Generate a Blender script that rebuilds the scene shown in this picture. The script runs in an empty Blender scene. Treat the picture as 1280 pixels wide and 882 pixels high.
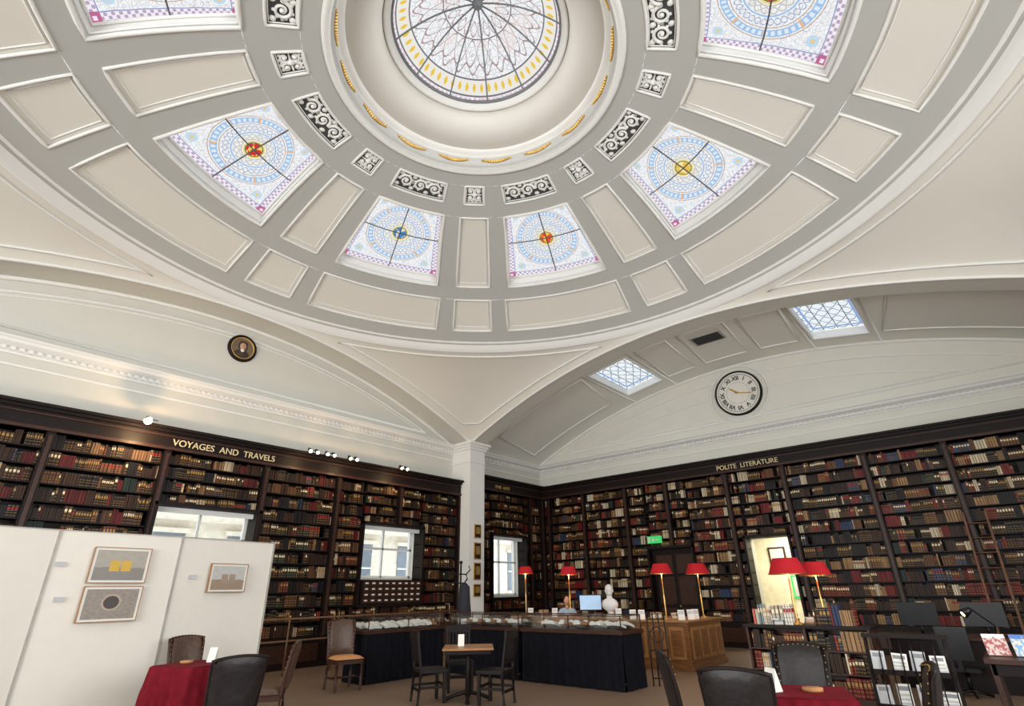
import bpy, math, random
from mathutils import Matrix, Vector
random.seed(7)
S=1.17
def U(v): return v*S
def Zc(z): return 1.17*z-0.322
CX,CY=U(4.139),U(4.147)
R=U(6.689); HS=Zc(7.308); RS=U(11.957)
YL=U(11.569); XR=U(15.0)
XN=2*CX-XR; YN=2*CY-YL      # rear walls
PX=CX+R; PY=CY+R
scene=bpy.context.scene
scene.view_settings.view_transform='Standard'
rad=math.radians
# ---------------------------------------------------------------- materials
class NT:
    def __init__(s,name):
        s.m=bpy.data.materials.new(name); s.m.use_nodes=True; s.t=s.m.node_tree; s.n=s.t.nodes; s.l=s.t.links
        s.b=s.n['Principled BSDF']; s.out=s.n['Material Output']
    def put(s,sock,v):
        if hasattr(v,'is_output') : s.l.new(v,sock)
        elif isinstance(v,(tuple,list)): sock.default_value=(*v,1) if len(v)==3 and len(sock.default_value)==4 else v
        else: sock.default_value=v
    def M(s,op,a,b=None,c=None):
        x=s.n.new('ShaderNodeMath'); x.operation=op
        for i,k in enumerate((a,b,c)):
            if k is not None: s.put(x.inputs[i],k)
        return x.outputs[0]
    def mix(s,f,a,b):
        x=s.n.new('ShaderNodeMix'); x.data_type='RGBA'
        s.put(x.inputs[0],f); s.put(x.inputs[6],a); s.put(x.inputs[7],b); return x.outputs[2]
    def uv(s):
        x=s.n.new('ShaderNodeUVMap'); y=s.n.new('ShaderNodeSeparateXYZ'); s.l.new(x.outputs[0],y.inputs[0]); return x.outputs[0],y.outputs[0],y.outputs[1]
    def noise(s,scale,detail=3,vec=None,stretch=None):
        x=s.n.new('ShaderNodeTexNoise'); x.inputs['Scale'].default_value=scale; x.inputs['Detail'].default_value=detail
        if vec is None:
            tc=s.n.new('ShaderNodeTexCoord'); vec=tc.outputs['Object']
        if stretch:
            mp=s.n.new('ShaderNodeMapping'); mp.inputs['Scale'].default_value=stretch; s.l.new(vec,mp.inputs[0]); vec=mp.outputs[0]
        s.l.new(vec,x.inputs['Vector']); return x.outputs['Fac']
def pm(name,c,rough=.6,metal=0,var=.12,scale=6,bump=0,stretch=None,emit=None,es=0,spec=.5):
    k=NT(name)
    f=k.noise(scale,4,stretch=stretch)
    dk=tuple(x*(1-var) for x in c); lt=tuple(min(1,x*(1+var)) for x in c)
    r=k.n.new('ShaderNodeMapRange'); k.l.new(f,r.inputs[0]); r.inputs[1].default_value=.3; r.inputs[2].default_value=.7
    k.put(k.b.inputs['Base Color'],k.mix(r.outputs[0],dk,lt))
    k.b.inputs['Roughness'].default_value=rough; k.b.inputs['Metallic'].default_value=metal
    k.b.inputs['Specular IOR Level'].default_value=spec
    if bump:
        b=k.n.new('ShaderNodeBump'); b.inputs['Strength'].default_value=bump; b.inputs['Distance'].default_value=.02; k.l.new(f,b.inputs['Height']); k.l.new(b.outputs[0],k.b.inputs['Normal'])
    if emit: k.b.inputs['Emission Color'].default_value=(*emit,1); k.b.inputs['Emission Strength'].default_value=es
    return k.m
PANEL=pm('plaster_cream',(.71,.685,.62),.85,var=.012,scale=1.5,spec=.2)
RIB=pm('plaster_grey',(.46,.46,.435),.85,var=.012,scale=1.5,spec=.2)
TRIM=pm('plaster_white',(.80,.80,.775),.8,var=.01,spec=.2)
COVE=pm('plaster_cove',(.58,.56,.51),.85,var=.012,spec=.2)
VAULT=pm('plaster_vault',(.84,.83,.77),.85,var=.012,spec=.2)
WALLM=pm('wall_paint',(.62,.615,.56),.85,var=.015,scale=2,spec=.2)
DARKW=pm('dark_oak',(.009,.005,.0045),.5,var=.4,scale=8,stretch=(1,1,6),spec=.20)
DARKW2=pm('mahogany',(.042,.016,.010),.42,var=.4,scale=8,stretch=(1,1,6),spec=.3)
OAK=pm('oak',(.20,.082,.025),.38,var=.3,scale=5,stretch=(1,1,6))
OAK2=pm('oak_light',(.33,.155,.055),.4,var=.2,scale=5,stretch=(6,1,1))
RAILW=pm('rail_wood',(.16,.075,.03),.4,var=.2)
BLACK=pm('black_metal',(.012,.012,.013),.35,.6)
LEAD_=pm('lead_came',(.10,.105,.115),.5,.3)
LEATH=pm('brown_leather',(.075,.040,.026),.42,var=.3,scale=20,bump=.2)
LEATHB=pm('black_leather',(.014,.011,.011),.42,var=.3,scale=20,bump=.2,spec=.35)
TAN=pm('tan_seat',(.48,.22,.08),.6)
REDC=pm('red_cloth',(.15,.007,.015),.85,var=.2,scale=12,spec=.1)
NAVY=pm('black_cloth',(.0055,.0055,.0085),.9,var=.3,scale=10,spec=.1)
GOLD=pm('gilt',(.70,.45,.13),.35,.7,var=.15)
LETT=pm('letter_cream',(.75,.62,.36),.5)
WHITE=pm('white_board',(.80,.765,.69),.6,var=.015)
ALU=pm('board_edge',(.42,.40,.36),.5)
PAPER=pm('paper',(.80,.78,.72),.7,var=.03)
PAPERG=pm('paper_grey',(.52,.53,.54),.7,var=.06)
MARB=pm('plaster_bust',(.72,.71,.70),.5,var=.05)
SKIN=pm('skin',(.55,.30,.20),.5,var=.08)
HAIR=pm('hair',(.05,.03,.02),.7)
SHIRT=pm('blue_shirt',(.35,.50,.68),.8)
DKCL=pm('dark_trousers',(.02,.02,.03),.8)
BRASS=pm('brass',(.5,.31,.10),.3,.9)
ORNB=pm('ornament_ground',(.06,.06,.06),.9)
SHADE=pm('red_lampshade',(.34,.012,.018),.7,var=.05,emit=(.80,.02,.03),es=.15,spec=.15)
BULB=pm('bulb',(1,1,1),.5,emit=(1,.80,.5),es=16)
BULB2=pm('bulb_hot',(1,1,1),.5,emit=(1,.80,.45),es=120)
GREEN=pm('exit_green',(.02,.4,.08),.5,emit=(.05,.8,.2),es=.5)
SCREEN=pm('monitor_screen',(.2,.3,.4),.3,emit=(.45,.62,.85),es=.6)
def floorm():
    k=NT('carpet'); f=k.noise(40,5); g=k.noise(1.2,3)
    a=k.mix(f,(.13,.083,.052),(.26,.17,.112)); b=k.mix(k.M('MULTIPLY',g,.5),a,(.16,.105,.07)); k.put(k.b.inputs['Base Color'],b); k.b.inputs['Roughness'].default_value=.5
    return k.m
FLOOR=floorm()
def glassm(name,tint=(.97,.98,.98),gl=.08):
    k=NT(name); k.n.remove(k.b)
    a=k.n.new('ShaderNodeBsdfTransparent'); a.inputs[0].default_value=(*tint,1)
    g=k.n.new('ShaderNodeBsdfGlossy'); g.inputs['Roughness'].default_value=.03
    m=k.n.new('ShaderNodeMixShader'); m.inputs[0].default_value=gl; k.l.new(a.outputs[0],m.inputs[1]); k.l.new(g.outputs[0],m.inputs[2]); k.l.new(m.outputs[0],k.out.inputs[0]); return k.m
GLASS=glassm('clear_glass')
def bookm():
    k=NT('book_spines'); vec,u,v=k.uv()
    at=k.n.new('ShaderNodeAttribute'); at.attribute_name='Col'
    c=at.outputs['Color']; al=at.outputs['Alpha']
    def band(a,b): return k.M('MULTIPLY',k.M('GREATER_THAN',v,a),k.M('LESS_THAN',v,b))
    mid=k.M('MULTIPLY',k.M('GREATER_THAN',u,.16),k.M('LESS_THAN',u,.84))
    lab=k.M('MULTIPLY',k.M('MULTIPLY',band(.60,.80),mid),k.M('GREATER_THAN',al,.58))
    thin=k.M('MAXIMUM',k.M('MAXIMUM',band(.12,.15),band(.34,.37)),k.M('MAXIMUM',band(.53,.56),band(.88,.91)))
    thin=k.M('MULTIPLY',thin,k.M('GREATER_THAN',al,.40))
    lc=k.mix(k.M('GREATER_THAN',al,.78),(.42,.24,.075),(.88,.74,.48))
    lc=k.mix(k.M('GREATER_THAN',al,.94),lc,(.34,.02,.02))
    x=k.mix(lab,c,lc); x=k.mix(k.M('MULTIPLY',thin,.8),x,(.40,.24,.08))
    edge=k.M('MAXIMUM',k.M('LESS_THAN',u,.10),k.M('GREATER_THAN',u,.90))
    x=k.mix(k.M('MULTIPLY',edge,.85),x,(.004,.003,.003))
    k.put(k.b.inputs['Base Color'],x); k.b.inputs['Roughness'].default_value=.5; k.b.inputs['Specular IOR Level'].default_value=.25
    return k.m
BOOK=bookm()
def stained(name,shield,centre2,E=1.0,lantern=False):
    k=NT(name); vec,u,v=k.uv()
    r=k.M('SQRT',k.M('ADD',k.M('MULTIPLY',u,u),k.M('MULTIPLY',v,v)))
    au=k.M('ABSOLUTE',u); av=k.M('ABSOLUTE',v); mx=k.M('MAXIMUM',au,av); mn=k.M('MINIMUM',au,av)
    ang=k.M('ARCTAN2',v,u)
    def band(x,a,b): return k.M('MULTIPLY',k.M('GREATER_THAN',x,a),k.M('LESS_THAN',x,b))
    def vor(sc,th):
        vo=k.n.new('ShaderNodeTexVoronoi'); vo.feature='DISTANCE_TO_EDGE'; vo.inputs['Scale'].default_value=sc; k.l.new(vec,vo.inputs['Vector']); return k.M('LESS_THAN',vo.outputs['Distance'],th)
    def swirl(sc,m_):
        n=k.noise(sc,1,vec=vec); return k.M('LESS_THAN',k.M('ABSOLUTE',k.M('SINE',k.M('MULTIPLY',n,m_))),.20)
    def petal(nf,rc_,amp):
        q=k.M('SUBTRACT',r,k.M('ADD',rc_,k.M('MULTIPLY',k.M('SINE',k.M('MULTIPLY',ang,nf)),amp))); return k.M('LESS_THAN',k.M('ABSOLUTE',q),.010)
    fil=k.M('MAXIMUM',swirl(4.5,42),vor(15,.03))
    c=k.mix(k.M('MULTIPLY',fil,.55),(.90,.92,.94),(.38,.35,.38))
    if lantern:
        for p_ in((12,.55,.13),(12,.55,-.13),(12,.30,.08),(12,.30,-.08),(24,.70,.05)): c=k.mix(petal(*p_),c,(.42,.30,.30))
        tint=k.M('GREATER_THAN',k.noise(3,2,vec=vec),.56); c=k.mix(k.M('MULTIPLY',tint,.28),c,(.85,.66,.62))
        c=k.mix(band(r,.80,.93),c,(.84,.82,.76))
        ds=k.M('SINE',k.M('MULTIPLY',ang,56)); dr=k.M('ABSOLUTE',k.M('MULTIPLY',k.M('SUBTRACT',r,.865),24))
        dot=k.M('GREATER_THAN',k.M('SUBTRACT',ds,dr),.05); c=k.mix(dot,c,(.84,.56,.07))
        for a,b in((.785,.80),(.93,.945),(.40,.412)): c=k.mix(band(r,a,b),c,(.20,.18,.22))
        d2=k.M('MULTIPLY',k.M('GREATER_THAN',k.M('SINE',k.M('MULTIPLY',ang,96)),.0),band(r,.955,.985)); c=k.mix(d2,c,(.80,.50,.60))
    else:
        for p_ in((8,.30,.05),(8,.30,-.05),(16,.48,.05),(16,.48,-.05)): c=k.mix(petal(*p_),c,(.36,.44,.62))
        c=k.mix(k.M('MULTIPLY',band(r,.18,.37),.22),c,(.95,.85,.55))
        for a,b,q in((.61,.72,(.36,.55,.80)),(.375,.40,(.34,.54,.84)),(.745,.757,(.50,.32,.22)),(.568,.58,(.50,.32,.22)),(.22,.23,(.4,.3,.2))): c=k.mix(band(r,a,b),c,q)
        dot=k.M('MULTIPLY',k.M('GREATER_THAN',k.M('SINE',k.M('MULTIPLY',ang,44)),-.2),band(r,.63,.70)); c=k.mix(k.M('MULTIPLY',dot,.75),c,(.88,.93,.98))
        knob=k.M('MULTIPLY',k.M('GREATER_THAN',k.M('COSINE',k.M('MULTIPLY',ang,8)),.975),band(r,.60,.73)); c=k.mix(knob,c,(.82,.48,.26))
        dd=k.M('SQRT',k.M('ADD',k.M('POWER',k.M('SUBTRACT',au,.69),2),k.M('POWER',k.M('SUBTRACT',av,.69),2)))
        c=k.mix(k.M('MULTIPLY',k.M('LESS_THAN',dd,.085),.8),c,(.48,.68,.84)); c=k.mix(k.M('LESS_THAN',dd,.03),c,(.85,.60,.25))
        bd=k.M('GREATER_THAN',mx,.84)
        key=k.M('GREATER_THAN',k.M('MULTIPLY',k.M('SINE',k.M('MULTIPLY',u,66)),k.M('SINE',k.M('MULTIPLY',v,66))),.10)
        c=k.mix(bd,c,k.mix(key,(.88,.85,.90),(.50,.38,.54)))
        cor=k.M('GREATER_THAN',mn,.84); c=k.mix(cor,c,(.52,.15,.30)); cor2=k.M('MULTIPLY',k.M('GREATER_THAN',mn,.89),k.M('LESS_THAN',mx,.945)); c=k.mix(cor2,c,(.92,.80,.86))
        for a,b,q in((.84,.855,(.28,.32,.58)),(.965,.99,(.72,.38,.48))): c=k.mix(band(mx,a,b),c,q)
        ce=k.M('LESS_THAN',r,.145); no=k.noise(9,2,vec=vec)
        c=k.mix(ce,c,k.mix(k.M('GREATER_THAN',no,.55),shield,centre2))
        c=k.mix(band(r,.145,.165),c,(.13,.24,.14)); c=k.mix(band(r,.165,.19),c,(.88,.68,.18))
    k.n.remove(k.b); e=k.n.new('ShaderNodeEmission'); k.put(e.inputs[0],c); e.inputs[1].default_value=E; k.l.new(e.outputs[0],k.out.inputs[0])
    return k.m
# ---------------------------------------------------------------- mesh builder
class MB:
    def __init__(s): s.v=[];s.f=[];s.m=[];s.s=[];s.uv={};s.col={};s.T=Matrix()
    def P(s,p): s.v.append(tuple(s.T@Vector(p))); return len(s.v)-1
    def F(s,idx,m=0,sm=False,uv=None,col=None):
        s.f.append(tuple(idx)); s.m.append(m); s.s.append(sm); i=len(s.f)-1
        if uv: s.uv[i]=uv
        if col: s.col[i]=col
    def box(s,x0,y0,z0,x1,y1,z1,m=0,col=None,uvface=False):
        b=[s.P(p) for p in((x0,y0,z0),(x1,y0,z0),(x1,y1,z0),(x0,y1,z0),(x0,y0,z1),(x1,y0,z1),(x1,y1,z1),(x0,y1,z1))]
        fs=((0,3,2,1),(4,5,6,7),(0,1,5,4),(1,2,6,5),(2,3,7,6),(3,0,4,7))
        for j,q in enumerate(fs):
            uv=None
            if uvface: uv=((.5,.99),)*4 if j<2 else ((0,0),(1,0),(1,1),(0,1))
            s.F([b[i] for i in q],m,col=col,uv=uv)
    def cb(s,c,sz,m=0,rz=0,rx=0,ry=0):
        T=s.T; s.T=T@Matrix.Translation(c)@Matrix.Rotation(rz,4,'Z')@Matrix.Rotation(ry,4,'Y')@Matrix.Rotation(rx,4,'X'); a,b,d=(x/2 for x in sz)
        s.box(-a,-b,-d,a,b,d,m); s.T=T
    def cyl(s,p,q,r0,r1=None,m=0,n=12):
        r1=r0 if r1 is None else r1; p=Vector(p);q=Vector(q);d=(q-p).normalized(); a=d.orthogonal().normalized(); b=d.cross(a)
        A=[s.P(p+(a*math.cos(t)+b*math.sin(t))*r0) for t in [2*math.pi*i/n for i in range(n)]]
        B=[s.P(q+(a*math.cos(t)+b*math.sin(t))*r1) for t in [2*math.pi*i/n for i in range(n)]]
        for i in range(n): j=(i+1)%n; s.F((A[i],A[j],B[j],B[i]),m,True)
        s.F(A[::-1],m); s.F(B,m)
    def lathe(s,prof,c=(0,0,0),m=0,n=32,a0=0,a1=360,sm=True):
        full=abs(a1-a0)>=359.9; N=n if full else n+1; rows=[]
        for r,z in prof:
            rows.append([s.P((c[0]+r*math.cos(rad(a0+(a1-a0)*i/n)),c[1]+r*math.sin(rad(a0+(a1-a0)*i/n)),c[2]+z)) for i in range(N)])
        for k in range(len(prof)-1):
            for i in range(n):
                j=(i+1)%N; s.F((rows[k][i],rows[k][j],rows[k+1][j],rows[k+1][i]),m,sm)
    def sph(s,c,r,m=0,n=14):
        if not isinstance(r,(tuple,list)): r=(r,r,r)
        k=n//2; rows=[]
        for i in range(k+1):
            t=math.pi*i/k; rows.append([s.P((c[0]+r[0]*math.sin(t)*math.cos(2*math.pi*j/n),c[1]+r[1]*math.sin(t)*math.sin(2*math.pi*j/n),c[2]+r[2]*math.cos(t))) for j in range(n)])
        for i in range(k):
            for j in range(n): l=(j+1)%n; s.F((rows[i][j],rows[i+1][j],rows[i+1][l],rows[i][l]),m,True)
    def tube(s,pts,r,m=0,closed=False,n=6,sm=True):
        pts=[Vector(p) for p in pts]; rings=[]; N=len(pts)
        for i,p in enumerate(pts):
            a=pts[(i-1)%N] if (closed or i>0) else p; b=pts[(i+1)%N] if (closed or i<N-1) else p
            d=(b-a).normalized(); x=d.cross(Vector((0,0,1)))
            if x.length<.05: x=d.cross(Vector((1,0,0)))
            x.normalize(); y=d.cross(x); rr=r[i] if isinstance(r,list) else r
            rings.append([s.P(p+(x*math.cos(2*math.pi*k/n+.785)+y*math.sin(2*math.pi*k/n+.785))*rr) for k in range(n)])
        for i in range(N if closed else N-1):
            A=rings[i];B=rings[(i+1)%N]
            for k in range(n): l=(k+1)%n; s.F((A[k],A[l],B[l],B[k]),m,sm)
        if not closed: s.F(rings[0],m); s.F(rings[-1][::-1],m)
    def patch(s,fn,nu,nv,m=0,sm=True):
        g=[[s.P(fn(i/nu,j/nv)) for j in range(nv+1)] for i in range(nu+1)]
        for i in range(nu):
            for j in range(nv):
                q=((i,j),(i+1,j),(i+1,j+1),(i,j+1)); s.F([g[a][b] for a,b in q],m,sm,uv=[(2*a/nu-1,2*b/nv-1) for a,b in q])
    def prism(s,poly,fn,a,b,m=0):
        A=[s.P(fn(a,p)) for p in poly];B=[s.P(fn(b,p)) for p in poly];n=len(poly)
        for i in range(n): j=(i+1)%n; s.F((A[i],A[j],B[j],B[i]),m)
        s.F(A,m); s.F(B[::-1],m)
    def done(s,name,mats,loc=(0,0,0),rz=0,parent=None,bevel=0):
        me=bpy.data.meshes.new(name); me.from_pydata(s.v,[],s.f)
        me.polygons.foreach_set('material_index',s.m); me.polygons.foreach_set('use_smooth',s.s)
        for x in mats: me.materials.append(x)
        if s.uv:
            ul=me.uv_layers.new(name='UVMap').data
            for i,uv in s.uv.items():
                st=me.polygons[i].loop_start
                for k,t in enumerate(uv): ul[st+k].uv=t
        if s.col:
            ca=me.color_attributes.new('Col','FLOAT_COLOR','CORNER').data
            for i,c in s.col.items():
                p=me.polygons[i]
                for k in range(p.loop_total): ca[p.loop_start+k].color=c
        me.update(); o=bpy.data.objects.new(name,me); o.location=loc; o.rotation_euler=(0,0,rz); scene.collection.objects.link(o)
        if bevel: b=o.modifiers.new('bevel','BEVEL'); b.width=bevel; b.segments=2; b.limit_method='ANGLE'
        if parent: o.parent=parent
        return o
def dup(o,loc,rz):
    n=bpy.data.objects.new(o.name,o.data); n.location=loc; n.rotation_euler=(0,0,rz); scene.collection.objects.link(n)
    for md in o.modifiers:
        b=n.modifiers.new(md.name,md.type)
        if md.type=='BEVEL': b.width=md.width;b.segments=2;b.limit_method='ANGLE'
    return n
def empty(name,loc=(0,0,0),rz=0):
    e=bpy.data.objects.new(name,None); e.location=loc; e.rotation_euler=(0,0,rz); scene.collection.objects.link(e); return e
def text(name,body,size,loc,rot,mat,ext=.01,parent=None):
    cu=bpy.data.curves.new(name,'FONT'); cu.body=body; cu.size=size; cu.extrude=ext; cu.align_x='CENTER'; cu.align_y='CENTER'; cu.materials.append(mat)
    o=bpy.data.objects.new(name,cu); o.location=loc; o.rotation_euler=rot; scene.collection.objects.link(o)
    if parent: o.parent=parent
    return o
# ---------------------------------------------------------------- ceiling geometry
def arch(o): return Zc(7.18-.0360*(o/S)**2)
def barrel(o): return Zc(7.45-.0330*(o/S)**2)
def dz(r): return HS+math.sqrt(RS*RS-r*r)-math.sqrt(RS*RS-R*R)
def dome(r,a,off=0):
    t=rad(45-a); return (CX+r*math.cos(t),CY+r*math.sin(t),dz(r)+off)
ra,rb,rc,rd,re_,rf,rm=[U(x) for x in(6.235,5.43,5.115,3.362,3.055,2.61,2.30)]
def lerp(a,b,t): return a+(b-a)*t
D=MB()
def dpatch(mb,r0,r1,A0,A1,off,m,nu=4,nv=8):
    mb.patch(lambda u,v:dome(lerp(r0,r1,u),lerp(lerp(A0[0],A1[0],u),lerp(A0[1],A1[1],u),v),off),nu,nv,m)
def border(r0,r1,A0,A1,off,inset,n=10):
    da=lambda r:math.degrees(inset/r); r0i=r0+inset; r1i=r1-inset; P=[]
    def ang(r,side,t=None):
        u=(r-r0)/(r1-r0); a=lerp(A0[0],A1[0],u);b=lerp(A0[1],A1[1],u); return a+da(r) if side==0 else b-da(r)
    for i in range(n): P.append(dome(r0i,lerp(ang(r0i,0),ang(r0i,1),i/n),off))
    for i in range(5): r=lerp(r0i,r1i,i/5); P.append(dome(r,ang(r,1),off))
    for i in range(n): P.append(dome(r1i,lerp(ang(r1i,1),ang(r1i,0),i/n),off))
    for i in range(5): r=lerp(r1i,r0i,i/5); P.append(dome(r,ang(r,0),off))
    return P
def recess(mb,r0,r1,A0,A1,depth,m):
    P0=border(r0,r1,A0,A1,0,0);P1=border(r0,r1,A0,A1,depth,0)
    a=[mb.P(p) for p in P0];b=[mb.P(p) for p in P1];n=len(a)
    for i in range(n): j=(i+1)%n; mb.F((a[i],a[j],b[j],b[i]),m)
wins=[]; O=MB()
def scroll(r0,r1,A0,A1):
    wd=rad(A0[1]-A0[0])*(r0+r1)/2; ht=r1-r0; asp=wd/ht
    def F(u,v,off=.035): return dome(lerp(r0,r1,u),lerp(lerp(A0[0],A1[0],u),lerp(A0[1],A1[1],u),v),off)
    def spiral(cu,cv,rad_,turns,ph,dirn,w0=.034):
        pts=[];rs=[]
        N=int(14*turns)
        for i in range(N+1):
            t=i/N; a=ph+dirn*turns*2*math.pi*t; q=rad_*(1-.86*t)
            pts.append(F(cu+q*math.cos(a),cv+q*math.sin(a)/asp)); rs.append(w0*(1-.5*t))
        O.tube(pts,rs,0)
        O.sph(F(cu,cv,.03),.042,0,8)
        for i in range(0,N//2,2):
            t=i/N; a=ph+dirn*turns*2*math.pi*t; q=rad_*(1-.86*t)+.07
            if 0.06<cu+q*math.cos(a)<.94: O.sph(F(cu+q*math.cos(a),cv+q*math.sin(a)/asp,.04),(.035,.035,.02),0,6)
    if asp>1.6:
        for i,cv in enumerate((.20,.50,.80)):
            spiral(.5,cv,.36,1.7,math.pi/2*(1 if i%2 else -1),1 if i%2 else -1)
        for cv in(.35,.65,.06,.94):
            for cu in(.16,.84): O.sph(F(cu,cv,.04),(.06,.06,.022),0,8); O.sph(F(.5,cv,.04),(.04,.04,.02),0,6)
    else:
        for cu in(.30,.70):
            for cv in(.28,.72): spiral(cu,cv,.20,1.2,math.atan2(cv-.5,cu-.5)+math.pi,1 if (cu-.5)*(cv-.5)>0 else -1,.028)
        O.sph(F(.5,.5,.03),.06,0,8)
        for a in(0,1,2,3): O.tube([F(.5,.5),F(.5+.4*math.cos(a*math.pi/2),.5+.4*math.sin(a*math.pi/2))],[.03,.015],0)
def row(r0,r1,narrow,wide,kn,kw):
    for k in range(8):
        a=k*45
        n0,n1=narrow; w0,w1=wide
        segs=[((a-n0,a+n0),(a-n1,a+n1),kn),((a+n0,a+22.5-w0),(a+n1,a+22.5-w1),'rib'),((a+22.5-w0,a+22.5+w0),(a+22.5-w1,a+22.5+w1),kw),((a+22.5+w0,a+45-n0),(a+22.5+w1,a+45-n1),'rib')]
        for A0,A1,kind in segs:
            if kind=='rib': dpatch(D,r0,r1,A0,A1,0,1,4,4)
            elif kind=='panel':
                recess(D,r0,r1,A0,A1,.05,2); dpatch(D,r0,r1,A0,A1,.05,0,4,10)
                D.tube(border(r0,r1,A0,A1,.0,.012),.030,2,True); D.tube(border(r0,r1,A0,A1,.045,.10),.014,2,True)
            elif kind=='orn':
                recess(D,r0,r1,A0,A1,.06,2); dpatch(O,r0,r1,A0,A1,.055,1,6,12); scroll(r0+.04,r1-.04,(A0[0]+.7,A0[1]-.7),(A1[0]+.7,A1[1]-.7)); D.tube(border(r0,r1,A0,A1,.0,.012),.03,2,True); D.tube(border(r0,r1,A0,A1,.03,.05),.012,2,True)
            elif kind=='win':
                recess(D,r0,r1,A0,A1,.30,2); wins.append((r0,r1,A0,A1)); D.tube(border(r0,r1,A0,A1,.0,.0),.04,2,True); D.tube(border(r0,r1,A0,A1,.06,.04),.02,2,True)
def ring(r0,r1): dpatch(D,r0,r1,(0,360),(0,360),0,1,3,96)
row(rf,re_,(4.2,4.2),(10.66,10.64),'orn','orn')
row(rd,rc,(5.07,4.56),(11.56,13.11),'panel','win')
row(rb,ra,(4.6,4.6),(14.3,14.3),'panel','panel')
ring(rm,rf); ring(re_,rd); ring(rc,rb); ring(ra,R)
D.lathe([(R+.02,HS-.10),(R-.03,HS-.10),(R-.05,HS-.04),(R-.12,HS-.03),(R-.13,dz(R-.16)+.0),(R-.22,dz(R-.22)-.02),(R-.24,dz(R-.26)+.02)],(CX,CY,0),2,120)
D.done('ceiling_dome',[PANEL,RIB,TRIM])
O.done('dome_scroll_ornament',[TRIM,ORNB])
shields=[((.60,.04,.04),(.9,.66,.12)),((.80,.08,.04),(.92,.60,.1)),((.80,.52,.08),(.92,.80,.45)),((.08,.24,.58),(.85,.75,.5)),((.70,.08,.06),(.95,.7,.2))]
SG=[stained('stained_glass_%d'%i,*s) for i,s in enumerate(shields)]
for i,(r0,r1,A0,A1) in enumerate(wins):
    w=MB(); dpatch(w,r0,r1,A0,A1,.30,0,6,8)
    am=(A0[0]+A0[1])/2
    for f0,f1 in(((0,.5),(1,.5)),((.5,0),(.5,1))):
        def q(u,v):
            return dome(lerp(r0,r1,u),lerp(lerp(A0[0],A1[0],u),lerp(A0[1],A1[1],u),v),.285)
        w.tube([q(lerp(f0[0],f1[0],t/6),lerp(f0[1],f1[1],t/6)) for t in range(7)],.014,1)
    w.tube(border(r0,r1,A0,A1,.28,.03),.03,2,True)
    a=am%360; sgi=1 if abs(a-22.5)<1 else 2 if abs(a-67.5)<1 else 3 if abs(a-337.5)<1 else 0 if abs(a-292.5)<1 else 4
    w.done('window_%d'%(i+1),[SG[sgi],LEAD_,TRIM])
L=MB(); z0=dz(rm)
G=U(1.40); ZG=Zc(9.975); ZB=Zc(10.725)
L.lathe([(rm+.04,z0+.03),(rm+.02,z0-.05),(rm-.04,z0-.07),(rm-.08,z0-.03),(rm-.12,z0-.03)],(CX,CY,0),0,96)
L.lathe([(rm-.12,z0-.03),(rm-.14,z0+.04),(rm-.17,z0+.05),(rm-.17,z0+.30)],(CX,CY,0),2,96)
L.lathe([(rm-.17,z0+.30),(rm-.22,z0+.34),(rm-.30,z0+.34),(rm-.32,z0+.40)],(CX,CY,0),0,96)
cv=[(rm-.32+ (G+.12-(rm-.32))*math.sin(t*math.pi/2), z0+.40+(ZG-.06-z0-.40)*(1-math.cos(t*math.pi/2))) for t in [i/10 for i in range(11)]]
L.lathe(cv,(CX,CY,0),1,96)
L.lathe([(G+.12,ZG-.06),(G+.11,ZG-.12),(G+.05,ZG-.13),(G+.02,ZG-.06),(G-.02,ZG-.02),(G-.02,ZG+.05)],(CX,CY,0),0,96)
L.done('ceiling_lantern_drum',[TRIM,COVE,RIB])
L=MB()
for k in range(16):
    a0=k*22.5
    for i in range(13):
        t=rad(a0+4+14.5*i/12); sag=.05*math.sin(math.pi*i/12); rr=rm-.19
        L.sph((CX+rr*math.cos(t),CY+rr*math.sin(t),z0+.20-sag),(.028+.014*math.sin(math.pi*i/12),)*3,0,8)
L.done('gilt_garland',[GOLD])
GL=stained('lantern_glass',(0,0,0),(0,0,0),1.0,True)
L=MB(); nr,na=10,96; 
def gz(q): return ZG+(ZB-ZG)*(1-q*q)
g=[[L.P((CX+G*q*math.cos(2*math.pi*j/na),CY+G*q*math.sin(2*math.pi*j/na),gz(q))) for j in range(na)] for q in [max(i/nr,.02) for i in range(nr+1)]]
for i in range(nr):
    for j in range(na):
        l=(j+1)%na; qq=[(i,j),(i,j+1),(i+1,j+1),(i+1,j)]
        L.F((g[i][j],g[i][l],g[i+1][l],g[i+1][j]),0,True,uv=[(max(a/nr,.02)*math.cos(2*math.pi*b/na),max(a/nr,.02)*math.sin(2*math.pi*b/na)) for a,b in qq])
for k in range(12):
    t=2*math.pi*k/12+.1
    L.tube([(CX+G*q*math.cos(t),CY+G*q*math.sin(t),gz(q)-.02) for q in [i/10 for i in range(11)]],.017,1)
L.sph((CX,CY,ZB-.05),(.11,.11,.08),1); L.cyl((CX,CY,ZB-.15),(CX,CY,ZB-.02),.05,.11,1)
L.lathe([(G,ZG-.02),(G-.06,ZG-.02),(G-.06,ZG+.04)],(CX,CY,0),1,96)
L.done('window_lantern',[GL,pm('lead_grey',(.16,.18,.19),.5),TRIM])
Pn=MB()
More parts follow.
